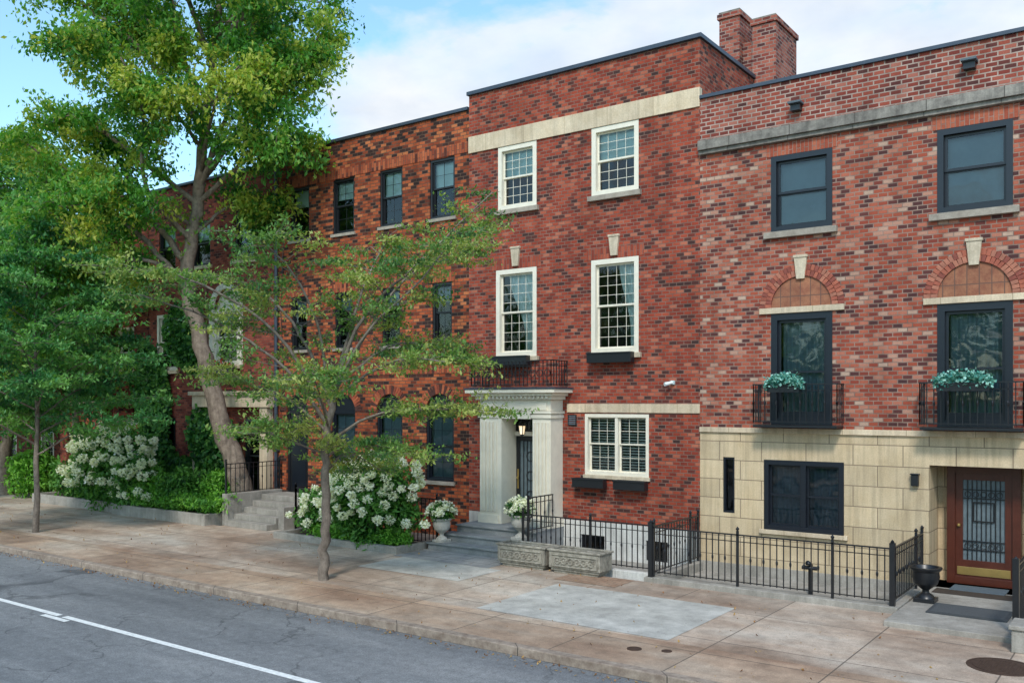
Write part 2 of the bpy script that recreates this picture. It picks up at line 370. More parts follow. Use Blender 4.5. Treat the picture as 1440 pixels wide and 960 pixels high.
def halfdisc(mb,cx,cz,r,y,m,n=20):
    mb.poly([(cx+r*math.cos(math.pi*i/n),y,cz+r*math.sin(math.pi*i/n)) for i in range(n+1)],m)
def spandrel(mb,x0,x1,zs,y,m,rev=.16,n=10):
    cx=(x0+x1)/2; r=(x1-x0)/2; zt=zs+r
    A=[(cx-r*math.cos(math.pi*i/(2*n)),zs+r*math.sin(math.pi*i/(2*n))) for i in range(n+1)]
    for i in range(n):
        (ax,az),(bx,bz)=A[i],A[i+1]
        mb.poly([(x0,y,zt),(ax,y,az),(bx,y,bz)],m)
        mb.poly([(x1,y,zt),(2*cx-bx,y,bz),(2*cx-ax,y,az)],m)
        mb.poly([(ax,y,az),(ax,y+rev,az),(bx,y+rev,bz),(bx,y,bz)],m)
        mb.poly([(2*cx-ax,y,az),(2*cx-bx,y,bz),(2*cx-bx,y+rev,bz),(2*cx-ax,y+rev,az)],m)
VBR=[paint('voussoir_brick',c,.9,.6,scale=9) for c in ((.38,.11,.065),(.33,.09,.055),(.42,.16,.10),(.36,.14,.09),(.24,.065,.045))]
VBO=[paint('voussoir_orange',c,.9,.6,scale=9) for c in ((.32,.07,.03),(.38,.10,.04),(.2,.045,.022),(.07,.024,.018))]

# ================================================================ CENTRAL HOUSE
C=empty('brick_townhouse',(-10.7,0,0))
w=MB('walls',C)
CX0,CX1=-13.70,-7.73
W3=[(-12.82,-11.73,7.87,9.352),(-10.27,-9.12,7.87,9.352)]
W2=[(-12.88,-11.73,4.45,6.48),(-10.28,-9.12,4.45,6.48)]
W1=[(-10.44,-8.88,1.82,3.14)]
BW=[(-10.55,-9.95,.08,.5),(-8.95,-8.45,.08,.5)]
wall(w,CX0,CX1,.8,10.74,W3+W2+W1+[(-12.45,-11.5,.63,3.1)],BR_C)
wall(w,CX0,CX1,0,.8,[(-12.45,-11.5,.63,3.1)]+BW,FOUND)
shell(w,CX0,CX1,0,10.74,BR_C)
w.done()
t=MB('trim',C)
t.box(CX0,CX1,-.035,.1,9.356,9.75,SAND)
t.box(-10.9,CX1+.0,-.03,.1,3.17,3.36,SAND)
t.box(CX0-.03,CX1+.05,-.07,.3,10.742,10.83,COPING); t.box(CX1-.3,CX1+.05,.3,11,10.742,10.83,COPING)
t.box(CX0-.03,CX0+.25,.3,11,10.742,10.83,COPING)
for a,b,c,d in W3+W2:
    t.box(a-.07,b+.07,-.09,.12,c-.11,c-.002,SILL if c>7 else KEY)
for a,b,c,d in W1: t.box(a-.03,b+.03,-.05,.12,c-.08,c-.002,KEY)
def keystone(t,cx,z,h,wb=.075,wt=.12):
    t.poly([(cx-wb,-.06,z),(cx+wb,-.06,z),(cx+wt,-.06,z+h),(cx-wt,-.06,z+h)],KEY)
    t.poly([(cx+wb,-.06,z),(cx+wb,0,z),(cx+wt,0,z+h),(cx+wt,-.06,z+h)],KEY)
    t.poly([(cx-wb,-.06,z),(cx-wt,-.06,z+h),(cx-wt,0,z+h),(cx-wb,0,z)],KEY)
    t.poly([(cx-wb,-.06,z),(cx-wb,0,z),(cx+wb,0,z),(cx+wb,-.06,z)],KEY)
    t.box(cx-wt-.015,cx+wt+.015,-.075,0,z+h,z+h+.05,KEY)
for a,b,c,d in W2:
    cx=(a+b)/2; keystone(t,cx,d+.06,.4)
    t.box(a-.12,cx-.14,-.008,.02,d+.004,d+.26,BR_CS); t.box(cx+.14,b+.12,-.008,.02,d+.004,d+.26,BR_CS)
    t.box(cx-.138,cx+.138,-.006,.02,d+.004,d+.26,BR_CS)
t.done(.006)
wn=MB('windows',C)
for i,(a,b,c,d) in enumerate(W3): dh_window(wn,a,b,c,d,0,CREAM,4,3,.105,blind=.5)
dh_window(wn,*W2[0],0,CREAM,4,4,.105,cur=[(.15,1.,1.05)],)
dh_window(wn,*W2[1],0,CREAM,4,4,.105,cur=[(.5,1.,1.05)])
a,b,c,d=W1[0]
frame(wn,a,b,c,d,.07,-.012,.15,CREAM); mx=(a+b)/2; wn.box(mx-.035,mx+.035,.0,.15,c+.07,d-.07,CREAM)
for p,q in ((a+.07,mx-.035),(mx+.035,b-.07)):
    zm=(c+d)/2
    sash(wn,p,q,zm,d-.07,.07,CREAM,3,2,.03,.010); sash(wn,p,q,c+.07,zm+.03,.107,CREAM,3,2,.03,.010)
    z=c+.1
    while z<d-.1: wn.box(p,q,.185,.19,z,z+.024,BLIND2); z+=.06
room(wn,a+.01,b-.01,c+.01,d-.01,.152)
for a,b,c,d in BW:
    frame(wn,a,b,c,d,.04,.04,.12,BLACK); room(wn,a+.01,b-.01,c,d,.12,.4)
    wn.poly([(a,.1,c),(b,.1,c),(b,.1,d),(a,.1,d)],GLASS2)
    n=5
    for i in range(1,n): x=a+(b-a)*i/n; wn.box(x-.008,x+.008,.01,.026,c,d,BLACK)
wn.done()
wb=MB('window_boxes',C)
def planterbox(mb,x0,x1,z0,z1,y0=-.26,y1=-.08):
    mb.box(x0,x1,y0,y0+.02,z0,z1,BLACK); mb.box(x0,x1,y1-.02,y1,z0,z1,BLACK)
    mb.box(x0,x0+.02,y0+.02,y1-.02,z0,z1,BLACK); mb.box(x1-.02,x1,y0+.02,y1-.02,z0,z1,BLACK)
    mb.box(x0+.02,x1-.02,y0+.02,y1-.02,z0,z1-.04,SOIL); mb.box(x0-.015,x1+.015,y0-.015,y0,z1-.035,z1,BLACK)
planterbox(wb,-12.85,-11.85,4.24,4.46); planterbox(wb,-10.25,-9.18,4.24,4.46)
planterbox(wb,-10.62,-9.85,1.55,1.75); planterbox(wb,-9.6,-8.86,1.55,1.75)
wb.done(.004)
pt=MB('portico',C)
for a,b in ((-12.98,-12.47),(-11.5,-11.02)):
    pt.box(a,b,-.5,0,.63,3.2,CREAM); pt.box(a-.03,b+.03,-.535,0.,.63,.83,CREAM)
    pt.box(a-.03,b+.03,-.535,0.,3.04,3.12,CREAM); pt.box(a-.05,b+.05,-.555,0.,3.14,3.2,CREAM)
    k=(b-a-.1)/4
    for i in range(5): x=a+.05+k*i; pt.box(x-.024,x+.024,-.532,-.5,.9,2.95,CREAM)
    pt.box(a+.1,b-.1,-.525,-.5,3.22,3.4,CREAM)
pt.box(-12.98,-11.02,-.5,0,3.202,3.45,CREAM)
pt.box(-13.05,-10.95,-.58,0,3.452,3.53,CREAM); pt.box(-13.12,-10.88,-.66,0,3.532,3.6,CREAM)
pt.box(-13.22,-10.76,-.76,0,3.602,3.68,CREAM); pt.box(-13.24,-10.74,-.78,0,3.682,3.72,COPING)
n=18
for i in range(n): x=-12.95+1.9*i/(n-1); pt.box(x-.025,x+.025,-.63,-.585,3.475,3.528,CREAM)
pt.box(-12.47,-12.36,-.5,.12,.63,3.1,CREAM); pt.box(-11.56,-11.5,0.,.12,.63,3.1,CREAM)
pt.box(-12.36,-11.56,.02,.12,2.62,2.72,CREAM); pt.box(-12.36,-11.56,-.5,.12,3.02,3.2,CREAM)
pt.done(.006)
dd=MB('door',C)
x0,x1=-12.36,-11.56
frame(dd,x0,x1,2.73,3.015,.03,.06,.1,BLACK); dd.poly([(x0,.08,2.73),(x1,.08,2.73),(x1,.08,3.01),(x0,.08,3.01)],GLASS2)
for i in range(1,5): x=x0+(x1-x0)*i/5; dd.box(x-.008,x+.008,.065,.08,2.75,3.0,BLACK)
dd.box(x0,x1,.09,.13,.63,.95,BLACK); frame(dd,x0,x1,.95,2.61,.1,.08,.13,BLACK)
dd.poly([(x0+.1,.11,1.05),(x1-.1,.11,1.05),(x1-.1,.11,2.5),(x0+.1,.11,2.5)],DOORGL)
for i in range(1,6): x=x0+.1+(x1-x0-.2)*i/6; dd.box(x-.007,x+.007,.09,.104,1.05,2.5,BLACK)
for z in (1.25,1.7,2.15): arch_ring(dd,(x0+x1)/2,z,.1,.115,.085,.1,20,BLACK,0,2*math.pi,0)
dd.lathe([(0,0),(.03,.01),(.03,.05),(0,.06)],(x0+.06,.05,1.62),BRASS,12); dd.box(x0+.04,x0+.075,.07,.08,1.4,1.85,BRASS)
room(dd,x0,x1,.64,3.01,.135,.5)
dd.done()
LAMPM,nn_,ll_,bb_=newmat('lantern_glow'); bb_.inputs['Emission Color'].default_value=(1,.72,.35,1); bb_.inputs['Emission Strength'].default_value=.9
la=MB('lantern',C)
la.box(-11.97,-11.95,-.26,-.24,2.95,3.05,BLACK); la.lathe([(.0,.14),(.09,.08),(.1,.07),(.1,.06),(0,.06)],(-11.96,-.25,2.8),BLACK,8)
la.lathe([(.05,-.14),(.075,.05),(.0,.05)],(-11.96,-.25,2.81),LAMPM,8); la.lathe([(0,-.18),(.05,-.16),(.05,-.14),(0,-.14)],(-11.96,-.25,2.81),BLACK,8)
for i in range(4):
    a_=math.pi/4+i*math.pi/2; la.tube([(-11.96+.055*math.cos(a_),-.25+.055*math.sin(a_),2.67),(-11.96+.082*math.cos(a_),-.25+.082*math.sin(a_),2.87)],[.009,.009],BLACK,5)
la.done()
br=MB('balcony_railing',C)
fence(br,(-13.1,-.66),(-10.9,-.66),3.73,4.32,.1,posts=False,bottom=.06)
fence(br,(-10.9,-.66),(-10.9,-.02),3.73,4.32,.1,posts=False,bottom=.06); fence(br,(-13.1,-.66),(-13.1,-.02),3.73,4.32,.1,posts=False,bottom=.06)
for i in range(11): x=-13.0+i*.2; arch_ring(br,x,4.03,.07,.082,-.668,-.652,14,BLACK,0,2*math.pi,0)
br.done()
mi=MB('wall_fixtures',C)
frame(mi,-10.88,-10.66,2.88,3.12,.02,-.02,.0,BLACK)
for i in range(5): mi.box(-10.86,-10.68,-.015,-.002,2.905+i*.042,2.93+i*.042,GREYDK)
mi.box(-8.36,-8.28,-.05,0,3.76,3.84,BLIND); mi.tube([(-8.32,-.05,3.8),(-8.42,-.2,3.76)],[.03,.04],CURT,10)
mi.done()
ch=MB('chimney',C)
ch.box(-8.56,-8.07,2.9,4.3,10,12.28,BR_CH); ch.box(-8.6,-8.03,2.86,4.34,12.282,12.4,BR_CH); ch.box(-8.57,-8.06,2.89,4.3,12.402,12.45,CORN)
ch.box(-8.07,-7.76,3.1,4.1,10,11.7,BR_CH)
ch.box(-7.76,-7.22,2.9,4.3,9,11.95,BR_CH); ch.box(-7.8,-7.18,2.86,4.34,11.952,12.07,BR_CH); ch.box(-7.76,-7.22,2.9,4.3,12.072,12.12,CORN)
ch.done()

# ================================================================ RIGHT HOUSE
R=empty('mottled_brick_townhouse',(-4,0,0))
RX0,RX1=-7.73,1.6
cols=[(-6.26,-5.10),(-3.31,-2.15),(-.36,.8)]
w=MB('walls',R)
H3=[(a,b,6.65,8.1) for a,b in cols]; H2=[(a,b,2.97,5.08) for a,b in cols]
HB=[(-6.40,-4.89,.95,2.29),(-7.24,-7.0,1.21,2.31),(-3.44,-1.75,.2,2.3,.75),(-.6,.9,.95,2.29)]
wall(w,RX0,RX1,2.88,8.42,H3+H2,BR_R); wall(w,RX0,RX1,0,2.88,HB,BEIGE)
wall(w,RX0,RX1,8.63,9.5,[],BR_RU); wall(w,RX0,RX1,8.42,8.63,[],BR_R)
shell(w,RX0,RX1,0,9.5,BR_R); w.done()
t=MB('trim',R)
t.box(RX0+.004,RX1,-.14,.05,8.44,8.63,CORN); t.box(RX0+.004,RX1,-.09,.05,8.36,8.438,CORN)
t.box(RX0+.004,RX1,-.05,.3,9.502,9.57,COPING)
t.box(RX0+.004,RX1,-.045,.02,2.80,2.90,SAND)
t.box(RX0+.004,-3.46,-.03,.02,.0,.22,CONC)
for a,b in cols:
    t.box(a-.12,b+.1,-.1,.1,6.53,6.648,SILL)
    t.box(a-.1,b+.1,-.008,.02,8.104,8.34,BR_RS)
    cx=(a+b)/2
    t.box(a-.22,b+.22,-.05,.02,5.09,5.2,SAND)
    halfdisc(t,cx,5.2,.57,-.006,TERRA)
    arch_ring(t,cx,5.2,.575,.685,-.04,.0,27,VBR); arch_ring(t,cx,5.2,.69,.80,-.022,.0,31,VBR)
    keystone(t,cx,5.72,.4)
t.done(.004)
wn=MB('windows',R)
for a,b,c,d in H3:
    dh_window(wn,a,b,c,d,0,NAVY,1,1,.1,glass=GLASS2,blind=1,blm=GREYBL,sw=.05)
for a,b,c,d in H2:
    frame(wn,a,b,c,d,.12,-.012,.15,NAVY); wn.box(a+.12,b-.12,.03,.15,c+.12,c+.2,NAVY)
    frame(wn,a+.12,b-.12,c+.2,d-.12,.05,.06,.1,NAVY)
    wn.box(a+.17,b-.17,.065,.095,3.95,3.99,NAVY)
    wn.poly([(a+.17,.08,c+.25),(b-.17,.08,c+.25),(b-.17,.08,d-.17),(a+.17,.08,d-.17)],GLASS2)
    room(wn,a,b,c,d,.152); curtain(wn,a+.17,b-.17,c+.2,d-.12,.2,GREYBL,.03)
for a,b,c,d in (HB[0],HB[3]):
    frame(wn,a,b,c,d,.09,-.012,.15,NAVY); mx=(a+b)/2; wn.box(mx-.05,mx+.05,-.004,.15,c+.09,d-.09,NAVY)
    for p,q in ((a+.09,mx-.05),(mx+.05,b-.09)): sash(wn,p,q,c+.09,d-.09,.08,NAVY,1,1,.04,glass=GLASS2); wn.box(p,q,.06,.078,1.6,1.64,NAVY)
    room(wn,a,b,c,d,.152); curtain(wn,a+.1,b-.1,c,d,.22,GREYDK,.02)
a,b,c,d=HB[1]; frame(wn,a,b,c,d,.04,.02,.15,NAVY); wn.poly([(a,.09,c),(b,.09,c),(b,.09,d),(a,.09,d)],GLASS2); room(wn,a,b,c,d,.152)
wn.done()
t=MB('window_sills',R); t.box(-6.48,-4.82,-.06,.1,.87,.948,SAND); t.done(.005)
bl=MB('juliet_balconies',R)
for a,b in cols:
    x0,x1=a-.2,b+.2
    bl.box(x0,x1,-.42,0,2.925,2.965,BLACK)
    fence(bl,(x0,-.4),(x1,-.4),2.97,3.74,.11,posts=False,bottom=.07); fence(bl,(x0,-.4),(x0,-.02),2.97,3.74,.11,posts=False,bottom=.07); fence(bl,(x1,-.4),(x1,-.02),2.97,3.74,.11,posts=False,bottom=.07)
bl.done()
en=MB('entry',R)
en.poly([(-3.44,.75,.2),(-1.75,.75,.2),(-1.75,.75,2.3),(-3.44,.75,2.3)],BEIGE)
en.done()
dr=MB('front_door',R)
x0,x1=-3.26,-2.1; y=.55
frame(dr,x0,x1,.2,2.28,.13,y,y+.19,WOOD)
a,b=x0+.13,x1-.13
frame(dr,a,b,.33,2.15,.12,y+.05,y+.12,WOOD); dr.box(a+.12,b-.12,y+.05,y+.12,.45,.62,WOOD)
dr.box(a+.03,b-.03,y+.035,y+.05,.36,.5,BRASS)
dr.poly([(a+.12,y+.09,.62),(b-.12,y+.09,.62),(b-.12,y+.09,2.03),(a+.12,y+.09,2.03)],DOORGL)
for i in range(1,9): x=a+.12+(b-a-.24)*i/9; dr.box(x-.008,x+.008,y+.065,y+.08,.62,2.03,BLACK)
for z in (.8,.95,1.7,1.85): dr.box(a+.12,b-.12,y+.06,y+.075,z,z+.016,BLACK)
frame(dr,a+.28,b-.28,1.3,1.65,.02,y+.055,y+.07,BLACK)
for z in (.88,1.78):
    for i in range(5): arch_ring(dr,a+.2+i*(b-a-.4)/4,z,.04,.052,y+.05,y+.062,12,BLACK,0,2*math.pi,0)
dr.lathe([(0,0),(.028,.01),(.028,.05),(0,.06)],(a+.06,y+.02,1.2),BRASS,12)
dr.done(.003)
fx=MB('wall_lamp',R)
fx.box(-3.72,-3.6,-.1,0,1.93,2.13,BLACK); fx.box(-3.735,-3.585,-.12,0,2.13,2.15,BLACK); fx.done(.01)
fx=MB('scupper_vents',R)
for x,z in ((-2.79,9.15),(-5.75,9.0)):
    fx.box(x-.12,x+.12,-.22,0,z,z+.035,GREYDK); fx.box(x-.09,x+.09,-.14,0,z-.12,z,BLACK)
fx.done()
fx=MB('standpipe_connection',R)
fx.tube([(-5.15,-1.1,.02),(-5.15,-1.1,.55),(-5.15,-1.25,.6)],[.04,.04,.045],BLACK,10); fx.tube([(-5.28,-1.15,.5),(-5.02,-1.15,.5)],[.035,.035],BLACK,10); fx.done(smooth=True)

# ================================================================ LEFT HOUSE
L=empty('orange_brick_townhouse',(-17.2,0,0))
LX0,LX1=-20.78,-13.705; Y=.03
w=MB('walls',L)
l3=[(-20.2,-19.4),(-18.46,-17.64),(-16.7,-15.9),(-14.98,-14.17)]
l2=[(-20.15,-19.5),(-18.38,-17.72),(-16.62,-15.98),(-14.9,-14.26)]
l1=[(-20.35,-19.45),(-18.5,-17.6),(-16.8,-15.9),(-15.1,-14.2)]
G3=[(a,b,7.93,9.4) for a,b in l3]; G2=[(a,b,4.85,6.34) for a,b in l2]
G1=[(a,b,.7 if i==0 else 1.45,3.15+(b-a)/2) for i,(a,b) in enumerate(l1)]
wall(w,LX0,LX1,0,10.42,G3+G2+G1,BR_L,Y)
for a,b,c,d in G1: spandrel(w,a,b,3.15,Y,BR_L)
shell(w,LX0,LX1,0,10.42,BR_L,Y); w.done()
t=MB('trim',L)
t.box(LX0,LX1-.03,-.03,.3,10.422,10.5,COPING)
t.box(LX0+.01,LX1-.01,Y-.012,Y+.02,9.42,9.68,BR_LS); t.box(LX0+.01,LX1-.01,Y-.012,Y+.02,4.1,4.33,BR_LS)
for a,b in l3:
    t.box(a-.05,b+.05,Y-.05,Y+.1,7.85,7.928,SILL)
for a,b in l2: t.box(a-.1,b+.1,Y-.012,Y+.02,6.345,6.58,BR_LS); t.box(a-.05,b+.05,Y-.05,Y+.1,4.77,4.848,SILL)
for i,(a,b) in enumerate(l1):
    arch_ring(t,(a+b)/2,3.15,.455,.68,Y-.015,Y+.0,24,VBO)
    if i: t.box(a-.05,b+.05,Y-.06,Y+.1,1.36,1.448,SILL)
t.done(.004)
wn=MB('windows',L)
for i,(a,b,c,d) in enumerate(G3): dh_window(wn,a,b,c,d,Y,BLACK,2 if i else 1,2 if i else 1,.06,blind=.5 if i>1 else .35)
for a,b,c,d in G2: dh_window(wn,a,b,c,d,Y,BLACK,2,2,.06,blind=.3,blm=GREYBL)
for i,(a,b,c,d) in enumerate(G1):
    if i: dh_window(wn,a,b,c,3.15,Y,NAVY,2,2,.06,blind=1,blm=GREYBL,glass=GLASS2)
    else:
        frame(wn,a,b,c,3.15,.08,Y+.05,Y+.15,BLACK); wn.box(a+.08,b-.08,Y+.08,Y+.13,c+.08,3.07,BLACK)
        for zz_ in (1.0,1.9): wn.box(a+.17,b-.17,Y+.068,Y+.08,zz_,zz_+.75,NAVY)
    halfdisc(wn,(a+b)/2,3.15,(b-a)/2-.002,Y+.08,NAVY); arch_ring(wn,(a+b)/2,3.15,.38,.445,Y+.05,Y+.078,18,BLACK,gap=0)
wn.done()
dp=MB('downpipe',L); dp.tube([(-20.7,-.06,10.3),(-20.7,-.06,.1)],[.05,.05],COPING,10); dp.tube([(-20.3,-.0,10.2),(-20.55,-.02,6),(-20.4,-.0,3.5)],[.01]*3,BLACK,5)
for z in (2,4,6,8,10): dp.box(-20.77,-20.63,-.12,.03,z,z+.04,COPING)
dp.done(smooth=False)

# ================================================================ FAR-LEFT HOUSES
F=empty('stone_bay_townhouse',(-24,0,0))
w=MB('walls',F)
f3=[(-26.6,-25.7,7.6,9.0),(-24.8,-23.9,7.6,9.0),(-22.7,-21.8,7.6,9.0)]
f2=[(-26.7,-25.6,4.4,6.2),(-23.7,-22.5,4.5,6.8)]
f1=[(-26.6,-25.7,1.2,2.9),(-22.2,-21.3,.7,2.9)]
wall(w,-27.2,-20.785,3.2,10.2,f3+f2,BR_D,.05); wall(w,-27.2,-20.785,0,3.2,f1,BR_D,.05)
spandrel(w,-23.7,-22.5,6.2,.05,BR_D); shell(w,-27.2,-20.785,0,10.2,BR_D,.05); w.done()
t=MB('trim',F)
t.box(-24.4,-20.82,-.25,.04,3.25,3.6,SAND); t.box(-24.5,-20.8,-.33,.04,3.602,3.72,SAND)
t.box(-27.2,-20.8,-.04,.3,10.202,10.28,COPING)
arch_ring(t,-23.1,6.2,.605,.78,-.02,.05,13,CREAM); t.box(-23.88,-23.7,-.02,.05,4.5,6.2,CREAM); t.box(-22.5,-22.32,-.02,.05,4.5,6.2,CREAM)
for a,b,c,d in f3+f2: t.box(a-.1,b+.1,-.05,.1,c-.1,c-.002,SAND)
for x in (-24.3,-21.1): t.box(x-.16,x+.16,-.2,.04,.1,3.25,SAND)
t.done(.005)
wn=MB('windows',F)
for a,b,c,d in f3: dh_window(wn,a,b,c,d,.05,BLACK,2,1,.06,blind=.4)
dh_window(wn,*f2[0],.05,CREAM,2,2,.1,blind=.3); dh_window(wn,-23.7,-22.5,4.5,6.2,.05,CREAM,2,2,.1,blind=.3)
halfdisc(wn,-23.1,6.2,.598,.15,CREAM)
for a,b,c,d in f1: dh_window(wn,a,b,c,d,.05,BLACK,2,2,.08)
wn.done()
wb=MB('window_boxes',F); planterbox(wb,-23.6,-22.5,4.2,4.42,-.3,-.06); wb.done()
P=np.stack([-23.05+(rng.random(500)-.5)*1.1,-.18+rng.normal(size=500)*.06,4.45+rng.normal(size=500)*.07],1)
leaves('window_box_plants',P,.08,LF_FERN,F)
leaves('window_box_flowers',P[:120]+np.array([0,-.05,.04]),.07,leaf_mat('red_petals',(.5,.03,.03),(.6,.05,.04),(.7,.1,.08),.2),F,aspect=.9)
F2=empty('brick_porch_townhouse',(-34,0,0))
w=MB('walls',F2)
hs=[(x,x+.95,z0,z1) for x in (-29,-31.4,-34.2,-37,-40,-43) for z0,z1 in ((1.1,2.8),(4.2,5.9),(6.9,8.3))]
wall(w,-46,-27.25,0,9.3,hs,BR_D,.06); shell(w,-46,-27.25,0,9.3,BR_D,.06); w.done()
wn=MB('windows',F2)
for a,b,c,d in hs: dh_window(wn,a,b,c,d,.06,CREAM,2,2,.08,blind=.4)
wn.box(-46,-27.25,-.02,.3,9.302,9.4,COPING)
wn.done()
w=MB('porch',F2)
wall(w,-30.6,-28.0,.1,3.3,[(-30.2,-28.4,.1,2.75,.4)],BR_D,-1.1,.4); spandrel(w,-30.2,-28.4,1.85,-1.1,BR_D,.4)
w.box(-30.7,-27.9,-1.2,.0,3.302,3.42,SAND); w.box(-30.6,-30.3,-.7,0,.1,3.3,BR_D); w.box(-28.3,-28.0,-.7,0,.1,3.3,BR_D)
arch_ring(w,-29.3,1.85,.91,1.1,-1.12,-1.1,24,VBO); w.done()

# ================================================================ GROUND, ROAD, SIDEWALK
def sheet(name,x0,x1,y0,y1,z,m):
    b=MB(name); b.poly([(x0,y0,z),(x1,y0,z),(x1,y1,z),(x0,y1,z)],m); return b.done()
sheet('ground',-400,400,-400,400,0,GRND)
sheet('road',-150,100,-19.5,-7.18,.004,ASPH)
sheet('road_marking',-14.2,100,-9.66,-9.55,.008,LINE); sheet('road_marking',-150,-14.35,-9.66,-9.55,.008,LINE)
sheet('road_marking',-14.6,-13.85,-9.80,-9.70,.012,LINE)
b=MB('curb'); b.box(-150,100,-7.2,-7.03,-.1,.125,KERB); b.done(.015)
b=MB('curb'); b.box(-150,100,-19.7,-19.5,-.1,.125,KERB); b.done(.015)
b=MB('sidewalk')
b.box(-150,100,-5.75,-2.2,-.1,.12,SW); b.box(-150,100,-7.03,-5.75,-.1,.12,SWK)
b.box(-30.5,-20.45,-2.2,-2.1,-.1,.118,SW)
b.box(-20.45,-10.95,-2.2,.02,-.1,.119,SW); b.box(-150,-30.5,-2.2,.05,-.1,.119,SW)
b.box(-1.2,100,-2.2,0,-.1,.119,SW); b.box(-150,100,-26,-19.7,-.1,.12,SW)
b.done()
sheet('concrete_patch',-8.99,-5.63,-5.70,-3.3,.125,SWP)
sheet('concrete_patch',-13.2,-10.6,-4.2,-2.86,.125,SWP)
sheet('slate_landing',-13.5,-10.95,-2.85,-1.8,.126,SLATE)
sheet('areaway_floor',-10.95,-3.45,-2.05,0,.02,CONC)
sheet('brick_paving',-9.3,-8.0,-3.0,-2.25,.126,stone_mat('paving_bricks',(.28,.16,.10),(.40,.27,.19),bw=.2,bh=.1,mort=.007,plan=True))
st=MB('front_steps')
st.box(-13.45,-11.0,-1.78,-1.42,.1,.29,STEP); st.box(-13.35,-11.0,-1.42,-1.06,.1,.46,STEP); st.box(-13.2,-11.0,-1.06,.0,.1,.63,STEP)
st.box(-13.47,-10.98,-1.82,-1.76,.25,.292,STEP); st.box(-13.37,-10.99,-1.46,-1.4,.42,.462,STEP); st.box(-13.22,-10.99,-1.1,-1.04,.59,.632,STEP)
st.box(-12.45,-11.5,0,.13,.58,.632,STEP)
st.done(.008)
st=MB('side_steps')
for i in range(5): st.box(-20.35,-18.65,-2.05+i*.3,0.02,.119+(.0 if i==0 else .15*i),.119+.15*(i+1),CONC)
st.box(-20.6,-20.37,-1.95,-.1,.1,.95,CONC); st.box(-18.62,-18.4,-1.7,-.1,.1,.7,CONC); st.done(.01)
kb=MB('areaway_curb')
kb.box(-10.95,-7.85,-1.87,-1.7,-.05,.2,FOUND); kb.box(-7.85,-7.65,-2.2,-.02,-.05,.2,CONC)
kb.box(-7.65,-3.45,-2.22,-2.0,-.05,.22,CONC); kb.box(-3.68,-3.45,-2.0,-.03,-.05,.22,CONC)
kb.done(.012)
kb=MB('entry_slab'); kb.box(-3.44,-1.2,-3.1,.75,.0,.2,CONC); kb.done(.012)
sheet('brick_threshold',-3.3,-2.0,-.55,-.1,.206,SOIL)
dm=MB('door_mat'); dm.box(-3.05,-1.95,-2.2,-1.45,.2,.222,paint('rubber_mat',(.05,.055,.06),.9,.5)); dm.box(-3.0,-2.0,-2.15,-1.5,.222,.226,paint('mat_pile',(.07,.075,.08),1,.7,scale=60)); dm.done(.004)
dm=MB('door_mat'); dm.box(-3.1,-2.25,-.15,.35,.2,.215,GREYDK); dm.done(.004)
f=MB('iron_fence'); fence(f,(-10.85,-1.78),(-7.85,-1.78),.2,1.1); f.done()
f=MB('iron_fence'); fence(f,(-7.75,-2.1),(-7.75,-.05),.2,1.12); f.done()
f=MB('iron_fence'); fence(f,(-7.7,-2.1),(-3.55,-2.1),.22,1.12); fence(f,(-3.55,-2.1),(-3.55,-.03),.22,1.12)
f.box(-3.59,-3.51,-2.14,-2.06,.2,1.2,BLACK); f.box(-7.79,-7.71,-2.14,-2.06,.2,1.2,BLACK); f.done()
f=MB('stair_railing'); fence(f,(-10.95,-1.45),(-10.95,-.52),.63,1.4,.14,posts=False); f.box(-10.97,-10.93,-1.47,-1.43,.46,1.45,BLACK); f.done()
f=MB('iron_fence'); fence(f,(-18.35,-1.35),(-13.55,-1.35),.12,1.2); fence(f,(-18.35,-1.35),(-18.35,-.05),.12,1.2); f.done()
f=MB('stair_railing'); fence(f,(-20.5,-1.9),(-20.5,-.1),.9,1.75,.14); f.done()
f=MB('iron_fence'); fence(f,(-1.75,-2.9),(-1.75,-.1),.2,1.15); f.box(-1.79,-1.71,-2.94,-2.86,.2,1.25,BLACK); f.done()
kb=MB('stone_pier'); kb.box(-1.72,-1.3,-3.6,-3.12,.12,.42,CONC); kb.box(-1.75,-1.27,-3.63,-3.09,.42,.48,CONC); kb.done(.012)
def bed(name,x0,x1,y0,y1,h=.3,t=.14):
    b=MB(name); b.box(x0,x1,y0,y0+t,.05,h,CONC); b.box(x0,x0+t,y0+t,y1,.05,h,CONC); b.box(x1-t,x1,y0+t,y1,.05,h,CONC)
    b.box(x0+t,x1-t,y0+t,y1,.05,h-.08,SOIL); b.done(.015)
bed('garden_bed',-25.2,-20.75,-2.4,-.05,.42); bed('garden_bed',-30.4,-25.5,-2.15,-.05,.40)
bed('garden_bed',-17.6,-13.55,-2.7,-1.45,.27)

